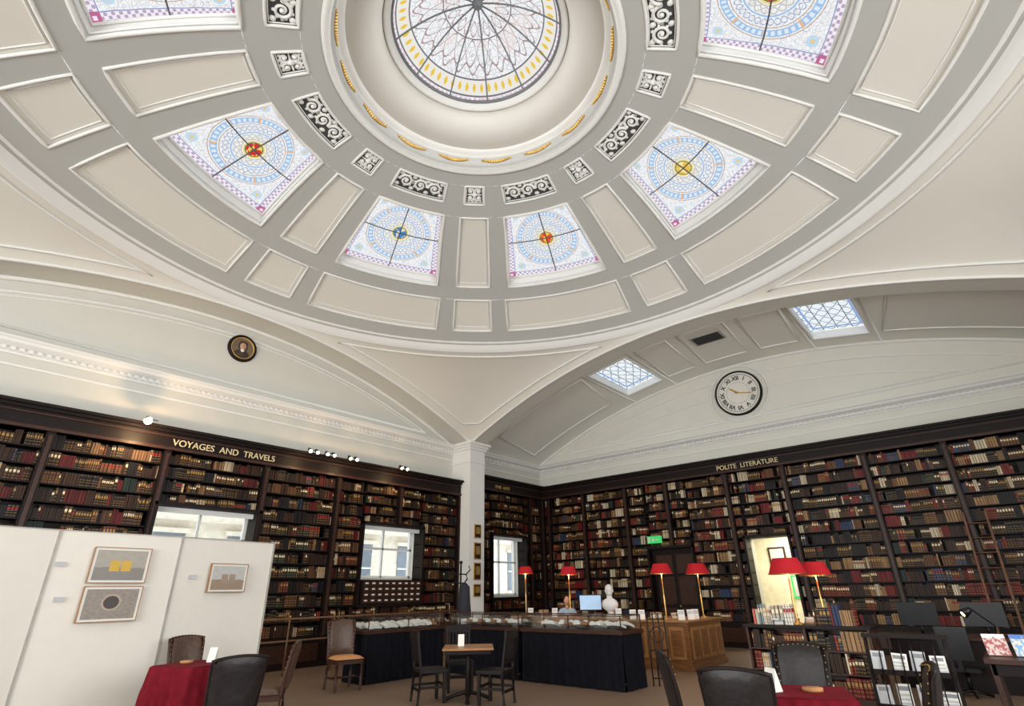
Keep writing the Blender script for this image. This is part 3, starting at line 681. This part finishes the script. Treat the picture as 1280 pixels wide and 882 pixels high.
dup(sc,(7.05,6.42,0),face(-.3,.95)); dup(sc,(7.55,7.75,0),face(-.6,-.8))
c=MB(); c.box(-.4,-.4,.72,.4,.4,.75,0); c.box(-.36,-.36,.66,.36,.36,.72,1); c.cyl((0,0,.06),(0,0,.66),.045,.04,1)
for k in range(4): c.T=Matrix.Rotation(k*math.pi/2,4,'Z'); c.tube([(0,0,.12),(.2,0,.08),(.36,0,.02)],.03,1,n=6)
c.T=Matrix()
c.done('cafe_table',[OAK2,DARKW],(7.0,6.98,0),rad(44),bevel=.006)
def menu(x,y,z,rz): 
    m=MB(); 
    for s_ in(-1,1): m.prism([(0,.0),(s_*.05,0),(0,.17)],lambda u,p:(u,p[0],p[1]),-.05,.05,0)
    m.done('menu_card',[PAPER],(x,y,z),rz)
menu(6.95,7.1,.752,-.8)
def cloth_table(loc,rz,s_=.42,drop=.5):
    c=MB(); n=96; rows=[]
    for zi,(z,ex,rip) in enumerate(((.755,.0,0),(.74,.015,0),(.62,.03,.012),(.45,.05,.025),(.75-drop,.07,.035))):
        r=[]
        for i in range(n):
            a=2*math.pi*i/n; q=(s_+ex)/max(abs(math.cos(a)),abs(math.sin(a))); q=min(q,(s_+ex)*1.36)+rip*math.sin(a*20); r.append(c.P((q*math.cos(a),q*math.sin(a),z-(.06 if zi==4 and abs(math.sin(2*a))>.9 else 0))))
        rows.append(r)
    for k in range(4):
        for i in range(n): j=(i+1)%n; c.F((rows[k][i],rows[k][j],rows[k+1][j],rows[k+1][i]),0,True)
    c.F(rows[0],0)
    for x in(-.28,.28):
        for y in(-.28,.28): c.box(x-.025,y-.025,0,x+.025,y+.025,.73,1)
    return c.done('cloth_covered_table',[REDC,DARKW],loc,rz)
cloth_table((3.38,8.42,0),rad(20),.36,.62); menu(3.58,8.4,.757,-.8)
cloth_table((5.5,1.55,0),rad(20),.33); menu(5.35,1.75,.757,1.2)
for x,y in((3.34,8.6),(5.55,1.5)):
    q=MB(); q.lathe([(0,.0),(.08,.0),(.08,.025),(0,.025)],m=0,n=20); q.done('coaster_stack',[TAN],(x,y,.757))
def case(loc,rz,L,Wd=.7):
    c=MB(); 
    for (ax,ln,o,sg) in(('x',L,0,-1),('x',L,Wd,1),('y',Wd,0,-1),('y',Wd,L,1)):
        nn=int(ln/.03); r0=[];r1=[]
        for i in range(nn+1):
            t_=ln*i/nn; w_=.012*math.sin(t_*38)+.008*math.sin(t_*17)
            p0=(t_,o,.86) if ax=='x' else (o,t_,.86); p1=(t_,o+sg*(.02+w_),.01) if ax=='x' else (o+sg*(.02+w_),t_,.01)
            r0.append(c.P(p0)); r1.append(c.P(p1))
        for i in range(nn): c.F((r0[i],r0[i+1],r1[i+1],r1[i]),0,True)
    c.box(-.03,-.03,.84,L+.03,Wd+.03,.90,1); c.box(.02,.02,.90,L-.02,Wd-.02,.905,5)
    zt=1.13
    for x in(0,L/2,L):
        for y in(0,Wd): c.cyl((x,y,.90),(x,y,zt),.012,.012,1,6)
        c.tube([(x,0,zt),(x,Wd,zt)],.012,1,n=4)
    for y in(0,Wd): c.tube([(0,y,zt),(L,y,zt)],.013,1,n=4)
    c.box(0,0,.90,L,.004,zt,2); c.box(0,Wd-.004,.90,L,Wd,zt,2); c.box(0,0,.90,.004,Wd,zt,2); c.box(L-.004,0,.90,L,Wd,zt,2); c.box(0,0,zt-.002,L,Wd,zt+.002,2)
    for y0_ in(.08,.38):
        x=.08
        while x<L-.32:
            w_=random.uniform(.22,.32)
            for s_ in(0,1): c.prism([(0,.93),(w_/2,.92),(w_/2,.955),(w_*.3,.985),(w_*.1,.985),(0,.96)],lambda u,p:(x+w_/2+(p[0] if s_ else -p[0]),u,p[1]+(u-y0_)*.25),y0_,y0_+.2,3 if random.random()<.8 else 4)
            x+=w_+random.uniform(.04,.12)
    return c.done('glass_display_case',[NAVY,DARKW2,GLASS,PAPER,OAK2,DARKW],loc,rz)
case((6.95,9.65,0),0,1.95)
case((9.7,5.3,0),rad(90),2.2); case((9.7,7.6,0),rad(90),1.95)
r_=MB()
for x in [5.6+i*1.1 for i in range(7)]: r_.cyl((x,12.2,0),(x,12.2,1.1),.02,.02,0,8); r_.sph((x,12.2,1.12),.03,1,8)
for z in(1.08,.65): r_.cyl((5.6,12.2,z),(12.2,12.2,z),.018,.018,0,8)
r_.done('brass_rail',[RAILW,BRASS])
g_=MB()
for i in range(4): x=i*.10; g_.cyl((x,0,0),(x,0,1.12),.012,.012,0,8); g_.sph((x,0,1.13),.02,0,8)
for z in(.12,.55,1.05): g_.tube([(0,0,z),(.30,0,z)],.014,0,n=4)
g_.tube([(.15+.12*math.cos(a),0,.8+.12*math.sin(a)) for a in [2*math.pi*i/20 for i in range(20)]],.01,0,True)
g_.done('iron_gate',[BLACK],(9.85,5.24,0),rad(-60))
c=MB(); X0,X1,Y0,Y1=11.9,13.7,5.4,6.8; H_=.93
c.box(X0,Y0,.0,X1,Y1,H_-.04,0); c.box(X0-.05,Y0-.05,H_-.04,X1+.05,Y1+.05,H_,1); c.box(X0-.03,Y0-.03,0,X1+.03,Y1+.03,.12,0)
for i in range(3): y=Y0+.1+i*.44; c.box(X0-.02,y,.2,X0,y+.34,.80,1); c.box(X0-.03,y+.05,.26,X0-.02,y+.29,.74,0)
for i in range(4): x=X0+.1+i*.43; c.box(x,Y0-.02,.2,x+.34,Y0,.80,1); c.box(x+.05,Y0-.03,.26,x+.29,Y0-.02,.74,0)
c.done('reception_counter',[OAK,OAK2],bevel=.008)
c=MB(); c.box(12.0,6.95,0,12.65,10.3,.90,0); c.box(11.95,6.9,.90,12.7,10.35,.95,1)
for i in range(6): c.box(11.97,7.05+i*.55,.15,12.0,7.5+i*.55,.8,1)
c.done('reception_desk',[OAK,OAK2],bevel=.006)
def lamp(loc,hs,rs,zb):
    c=MB(); h=hs-zb
    c.lathe([(0,0.002),(.10,0.002),(.10,.015),(.03,.04),(.018,.08),(.012,.1),(.022,h*.45),(.012,h*.5),(.010,h-.05),(0,h-.05)],m=1,n=16)
    a=rs*.42; c.lathe([(rs,h-a),(rs*.66,h+a)],m=0,n=32); c.lathe([(rs*.98,h-a+.002),(rs*.64,h+a-.002)],m=0,n=32)
    c.tube([(rs*math.cos(t),rs*math.sin(t),h-a) for t in [2*math.pi*i/24 for i in range(24)]],.006,1,True)
    for k in range(3): t=2*math.pi*k/3; c.tube([(0,0,h+a*.7),(rs*.7*math.cos(t),rs*.7*math.sin(t),h+a*.85)],.004,1)
    c.cyl((0,0,h-.06),(0,0,h+a*.7),.008,.008,1,6); c.sph((0,0,h+.01),.035,2,10)
    o=c.done('table_lamp',[SHADE,BRASS,BULB],(*loc,zb))
    ld=bpy.data.lights.new('lamp_bulb','POINT'); ld.energy=12; ld.color=(1,.68,.36); ld.shadow_soft_size=.05
    lo=bpy.data.objects.new('lamp_bulb',ld); lo.parent=o; lo.location=(0,0,h-.08); scene.collection.objects.link(lo)
lamp((12.3,10.1),2.08,.22,.95); lamp((12.3,8.65),2.02,.23,.95); lamp((12.15,5.98),1.97,.25,.93); lamp((13.15,5.55),1.97,.27,.93)
lamp((10.1,2.74),1.86,.29,1.0); lamp((10.75,2.48),1.82,.25,.95)
c=MB(); T=Matrix(((0,-1,0,10.3),(1,0,0,0),(0,0,1,0),(0,0,0,1))); c.T=T; b=MB(); b.T=T
u0,u1=1.75,3.5
c.box(u0,0,0,u1,.02,.97,0); c.box(u0-.03,-.02,.96,u1+.03,.44,1.0,1); c.box(u0,0,0,u1,.4,.08,0)
for x in(u0,(u0+u1)/2-.015,u1-.03): c.box(x,0,0,x+.03,.4,.96,0)
for z in(.08,.38,.67):
    c.box(u0,0,z-.02,u1,.38,z,0); bookrow(b,u0+.04,(u0+u1)/2-.03,z,.27,.36,PAL_R); bookrow(b,(u0+u1)/2+.03,u1-.04,z,.27,.36,PAL_R)
c.done('low_bookcase',[DARKW2,DARKW]); 
PB=[((.55,.5,.4),3),((.35,.25,.15),2),((.2,.3,.35),1),((.5,.1,.08),1),((.7,.68,.62),2)]
bookrow(b,u0+.15,u0+.75,1.0,.30,.3,PAL_R); bookrow(b,u1-.72,u1-.1,1.0,.30,.3,PB)
b.done('books',[BOOK])
c=MB(); c.box(10.35,1.9,0,11.4,3.3,.92,0); c.box(10.33,1.85,.92,11.45,3.35,.95,1); c.done('reading_table',[DARKW2,DARKW])
c=MB()
for x in(0,.9):
    c.box(x-.02,-.22,0,x+.02,.22,.06,0); c.tube([(x,-.18,.05),(x,.10,1.05)],.022,0,n=4,sm=False); c.tube([(x,.18,.05),(x,.10,1.05)],.02,0,n=4,sm=False)
def sl(z): return -.18+.28*(z/1.05)
for z0_ in(.22,.60):
    c.box(0,sl(z0_)-.10,z0_-.02,.9,sl(z0_),z0_,0); c.box(0,sl(z0_)-.11,z0_-.02,.9,sl(z0_)-.09,z0_+.04,0)
    for j in range(4):
        hgt=random.uniform(.22,.30); wdt=random.uniform(.15,.20); c.T=Matrix.Translation((.04+j*.215,sl(z0_)-.07,z0_))@Matrix.Rotation(rad(-15),4,'X')@Matrix.Rotation(random.uniform(-.08,.08),4,'Y'); c.box(0,0,0,wdt,.012,hgt,1 if j%2 else 2); c.box(.02,-.002,hgt*.72,wdt-.02,0,hgt*.9,3)
        for q_ in range(3): c.box(.02,-.002,hgt*(.15+.17*q_),wdt-.02,0,hgt*(.25+.17*q_),2)
        c.T=Matrix()
for k in range(8): x=.03+k*.12; c.tube([(x,sl(.2)-.115,.22),(x,sl(.62)-.115,.66)],.010,0,n=4); c.tube([(x,sl(.62)-.10,.62),(x,sl(1.0)-.04,1.0)],.010,0,n=4)
c.box(-.03,.05,1.0,.93,.14,1.05,0)
c.done('newspaper_rack',[DARKW,PAPER,PAPERG,pm('newsprint',(.25,.26,.28),.7)],(8.9,1.66,0),rad(-87)).scale=(.95,1,.93)
c=MB(); c.box(8.9,-1.6,.70,9.9,.5,.75,0); 
for x in(8.95,9.8):
    for y in(-1.55,.40): c.box(x,y,0,x+.06,y+.06,.7,0)
c.box(8.95,-1.55,.58,9.85,.45,.70,1)
c.done('reading_desk',[DARKW2,DARKW],bevel=.006)
def magm(name,a,b,cc_):
    k=NT(name); vec,u,v=k.uv(); n=k.noise(2.5,3,vec=vec); x=k.mix(k.M('GREATER_THAN',n,.5),a,b); x=k.mix(k.M('GREATER_THAN',v,.6),x,cc_); k.put(k.b.inputs['Base Color'],x); k.b.inputs['Roughness'].default_value=.3; return k.m
for i,(x,y,cs) in enumerate(((9.3,.34,((.6,.5,.45),(.4,.12,.12),(.7,.7,.7))),(9.3,.08,((.2,.4,.6),(.7,.6,.5),(.1,.2,.5))),(9.3,-.3,((.6,.2,.1),(.8,.7,.5),(.8,.1,.1))))):
    q=MB(); q.T=Matrix.Rotation(rad(60),4,'X'); q.patch(lambda u,v:(lerp(-.11,.11,u),lerp(.01,.26,v),0),1,1,0,False); q.box(-.11,.01,-.012,.11,.26,-.001,1)
    q.T=Matrix(); q.tube([(0,.10,.20),(0,.19,.012)],.008,1)
    q.done('magazine',[magm('magazine_cover_%d'%i,*cs),PAPER],(x,y,.755),rad(-80))
c=MB(); c.lathe([(0,0.002),(.08,0.002),(.08,.02),(0,.02)],m=0,n=16); c.tube([(0,0,.02),(.05,0,.3),(-.15,0,.5)],.009,0); c.cyl((-.15,0,.5),(-.25,0,.44),.03,.06,0); c.cyl((-.252,0,.439),(-.254,0,.438),.03,.03,1)
c.done('desk_lamp',[BLACK,BULB],(9.75,.36,.75),rad(-70))
def laptop(loc,rz):
    c=MB(); c.box(-.17,-.12,0.002,.17,.12,.02,0); c.prism([(.11,.02),(.125,.02),(.19,.25),(.175,.25)],lambda u,p:(u,p[0],p[1]),-.17,.17,0); c.done('laptop',[BLACK],loc,rz)
laptop((10.8,2.1,.95),rad(80)); laptop((9.5,-1.1,.75),rad(-90))
c=MB(); c.box(12.0,-1.0,.72,13.0,1.9,.76,0); c.box(12.05,-.95,0,12.1,1.85,.72,1)
for y in(-.95,1.8): c.box(12.1,y,0,12.95,y+.05,.72,1)
c.done('office_desk',[DARKW2,DARKW])
def monitor(loc,rz):
    c=MB(); c.box(-.28,-.02,.14,.28,.02,.50,0); c.patch(lambda u,v:(lerp(-.26,.26,u),-.023,lerp(.16,.48,v)),1,1,1,False); c.cyl((0,0,.01),(0,0,.16),.02,.02,0); c.box(-.1,-.08,0.002,.1,.08,.015,0)
    return c.done('computer_monitor',[BLACK,SCREEN],loc,rz)
monitor((12.5,1.4,.76),rad(100)); monitor((12.5,.5,.76),rad(85)); monitor((12.4,8.1,.95),rad(-60))
c=MB(); c.lathe([(0,0),(.12,0),(.12,.03),(.06,.06),(.05,.10),(.09,.13)],m=0,n=20)
c.sph((0,0,.24),(.17,.11,.13),0,16); c.cyl((0,0,.30),(0,.01,.42),.065,.055,0); c.sph((0,.02,.50),(.078,.095,.115),0,16); c.sph((0,-.02,.54),(.085,.09,.09),0,14)
c.tube([(0,.105,.53),(0,.135,.49),(0,.11,.485)],.014,0); c.sph((0,.10,.445),(.03,.02,.02),0,8); c.sph((.03,.10,.52),.012,0,6); c.sph((-.03,.10,.52),.012,0,6); c.sph((.08,0,.5),(.012,.02,.03),0,8); c.sph((-.08,0,.5),(.012,.02,.03),0,8)
o=c.done('plaster_bust',[MARB],(12.25,7.45,.95),face(-1,-.5)); o.scale=(1.15,1.15,1.15)
c=MB(); c.cyl((0,0,.1),(0,0,2.25),.028,.022,0); c.sph((0,0,2.29),.045,0)
for k in range(4): a=k*math.pi/2; ca,sa=math.cos(a),math.sin(a); c.tube([(0,0,.3),(.15*ca,.15*sa,.22),(.28*ca,.28*sa,0.02)],.02,0)
for k in range(8):
    a=k*math.pi/4; ca,sa=math.cos(a),math.sin(a); zt=2.12 if k%2 else 1.9; c.tube([(0,0,zt-.12),(.14*ca,.14*sa,zt-.13),(.25*ca,.25*sa,zt-.02),(.21*ca,.21*sa,zt+.08)],.017,0)
c.lathe([(.05,1.78),(.14,1.68),(.16,1.3),(.20,.95),(.16,.93)],(.08,-.07,0),1,18)
c.done('coat_stand',[BLACK,DKCL],(10.85,11.15,0))
for i,(x,y,z,n) in enumerate(((12.3,9.5,.95,5),(12.25,7.85,.95,3),(12.4,6.35,.93,4),(12.9,6.1,.93,3),(10.7,3.0,.95,6),(10.9,2.75,.95,4),(10.1,3.02,1.0,3))):
    b=MB(); zz=.002
    for k in range(n):
        h=random.uniform(.02,.045); c_=pick(PB); b.T=Matrix.Rotation(random.uniform(-.3,.3),4,'Z'); b.box(-.12,-.08,zz,.12,.08,zz+h,0,col=(*c_,.1),uvface=True); zz+=h
    b.done('book_stack',[BOOK],(x,y,z))
for x,y,z in((12.1,5.6,.93),(12.35,5.5,.93),(12.0,6.5,.93),(12.1,9.0,.95),(12.05,9.75,.95),(12.6,5.5,.93),(12.05,6.75,.93),(12.1,7.15,.95)):
    q=MB(); q.T=Matrix.Rotation(rad(75),4,'X'); q.box(-.07,0,0,.07,.20,.004,0); q.box(-.06,.11,.004,.06,.18,.006,1); q.T=Matrix(); q.tube([(0,.06,.18),(0,.12,.008)],.006,0); q.done('leaflet_stand',[PAPER,PAPERG],(x,y,z+.002),rad(-60))
def skin(name,verts,edges,radii,mat,parent,lv=2):
    me=bpy.data.meshes.new(name); me.from_pydata(verts,edges,[]); o=bpy.data.objects.new(name,me); scene.collection.objects.link(o); me.materials.append(mat)
    md=o.modifiers.new('skin','SKIN'); md.use_smooth_shade=True
    for i,r in enumerate(radii): me.skin_vertices[0].data[i].radius=(r,r) if not isinstance(r,tuple) else r
    me.skin_vertices[0].data[0].use_root=True
    s_=o.modifiers.new('sub','SUBSURF'); s_.levels=lv; s_.render_levels=lv; o.parent=parent
    return o
PR=face(-1,-.75)
pe=empty('seated_man',(13.25,9.42,0),PR)
skin('torso',[(0,0,.55),(0,.0,.75),(0,-.02,.95),(0,-.02,1.06),(0,0,1.13),(.17,-.02,1.04),(.25,.04,.85),(.20,.28,.93),(-.17,-.02,1.04),(-.25,.04,.85),(-.20,.28,.93),],[(0,1),(1,2),(2,3),(3,4),(3,5),(5,6),(6,7),(3,8),(8,9),(9,10)],[(.16,.12),(.16,.12),(.17,.12),(.12,.09),.06,.07,.055,.045,.07,.055,.045],SHIRT,pe)
skin('legs',[(0,0,.52),(.10,.05,.50),(.12,.42,.50),(.12,.42,.10),(.12,.54,.05),(-.10,.05,.50),(-.12,.42,.50),(-.12,.42,.10),(-.12,.54,.05)],[(0,1),(1,2),(2,3),(3,4),(0,5),(5,6),(6,7),(7,8)],[.12,.10,.07,.05,.04,.10,.07,.05,.04],DKCL,pe)
for sx in(1,-1):
    skin('hand',[(sx*.20,.28,.95),(sx*.19,.36,.965),(sx*.17,.44,.96),(sx*.19,.45,.96),(sx*.205,.44,.96),(sx*.22,.42,.96),(sx*.16,.38,.965)],[(0,1),(1,2),(1,3),(1,4),(1,5),(0,6)],[.03,.035,.009,.009,.009,.008,.011],SKIN,pe,1)
hd=MB(); hd.cyl((0,0,1.08),(0,.01,1.2),.055,.05,0); hd.sph((0,.02,1.29),(.075,.095,.12),0,18); hd.sph((0,-.012,1.325),(.082,.098,.10),1,16)
hd.tube([(0,.11,1.30),(0,.135,1.27),(0,.11,1.262)],.011,0); hd.sph((.03,.103,1.305),(.012,.01,.008),2,8); hd.sph((-.03,.103,1.305),(.012,.01,.008),2,8); hd.sph((0,.108,1.235),(.025,.008,.007),3,8)
for s_ in(1,-1): hd.sph((s_*.078,.01,1.29),(.012,.02,.03),0,8)
hd.done('head',[SKIN,HAIR,BLACK,REDC],parent=pe)
c=MB(); c.box(-.22,-.22,.34,.22,.22,.39,0); c.box(-.2,-.28,.5,.2,-.24,.95,0); c.cyl((0,0,.05),(0,0,.34),.03,.03,0)
for k in range(5): a=k*2*math.pi/5; c.tube([(0,0,.08),(.25*math.cos(a),.25*math.sin(a),.03)],.02,0)
c.box(-.03,-.27,.36,.03,-.22,.6,0)
oc=c.done('office_chair',[BLACK],(13.25,9.42,0),PR)
dup(oc,(11.6,.9,0),rad(-95))
# ---------------------------------------------------------------- lights
w=bpy.data.worlds.new('world'); scene.world=w; w.use_nodes=True; bg=w.node_tree.nodes['Background']; bg.inputs[0].default_value=(.88,.94,1,1); bg.inputs[1].default_value=3.0
def area(name,loc,target,sx,sy,e,col=(1,1,1)):
    l=bpy.data.lights.new(name,'AREA'); l.shape='RECTANGLE'; l.size=sx; l.size_y=sy; l.energy=e; l.color=col
    o=bpy.data.objects.new(name,l); o.location=loc; o.rotation_euler=(Vector(target)-Vector(loc)).to_track_quat('-Z','Y').to_euler(); scene.collection.objects.link(o); return o
area('window_daylight_near',(CX-.5,YN-.1,3.05),(CX,CY,7.0),9.5,3.4,560,(1,.98,.95))  # added fill behind the camera, set in an invented wall opening
area('window_daylight_rear',(XN-.1,CY,3.05),(CX,CY,7.0),11,3.4,1080,(1,.98,.95))  # second added fill, brightens ceiling and far wall from out of view
area('lantern_daylight',(CX,CY,ZG-.1),(CX,CY,0),2.0,2.0,90,(.95,.97,1))
area('hall_light',(XR+1.8,4.9,3.3),(XR+1.8,5,0),2,1.5,160,(1,.92,.7))
for i,x in enumerate((5.93,6.95,8.45,2.76)):
    l=bpy.data.lights.new('spot_bulb','POINT'); l.energy=16 if x>3 else 60; l.color=(1,.64,.32); l.shadow_soft_size=.04
    o=bpy.data.objects.new('spot_bulb',l); o.location=(U(x),YL-1.0,Zc(4.30)); scene.collection.objects.link(o)
# ---------------------------------------------------------------- camera
ps,tt,ro=rad(40.325),rad(24.088),rad(-1.007)
fw=Vector((math.cos(ps)*math.cos(tt),math.sin(ps)*math.cos(tt),math.sin(tt))); r1=Vector((math.sin(ps),-math.cos(ps),0)); u1=r1.cross(fw)
r2=r1*math.cos(ro)+u1*math.sin(ro); u2=-r1*math.sin(ro)+u1*math.cos(ro)
cd=bpy.data.cameras.new('camera'); cd.sensor_width=36; cd.lens=36*666.38/1280; cd.clip_start=.05; cd.clip_end=200
co=bpy.data.objects.new('camera',cd); co.matrix_world=Matrix(((r2.x,u2.x,-fw.x,0),(r2.y,u2.y,-fw.y,0),(r2.z,u2.z,-fw.z,1.55),(0,0,0,1)))
scene.collection.objects.link(co); scene.camera=co
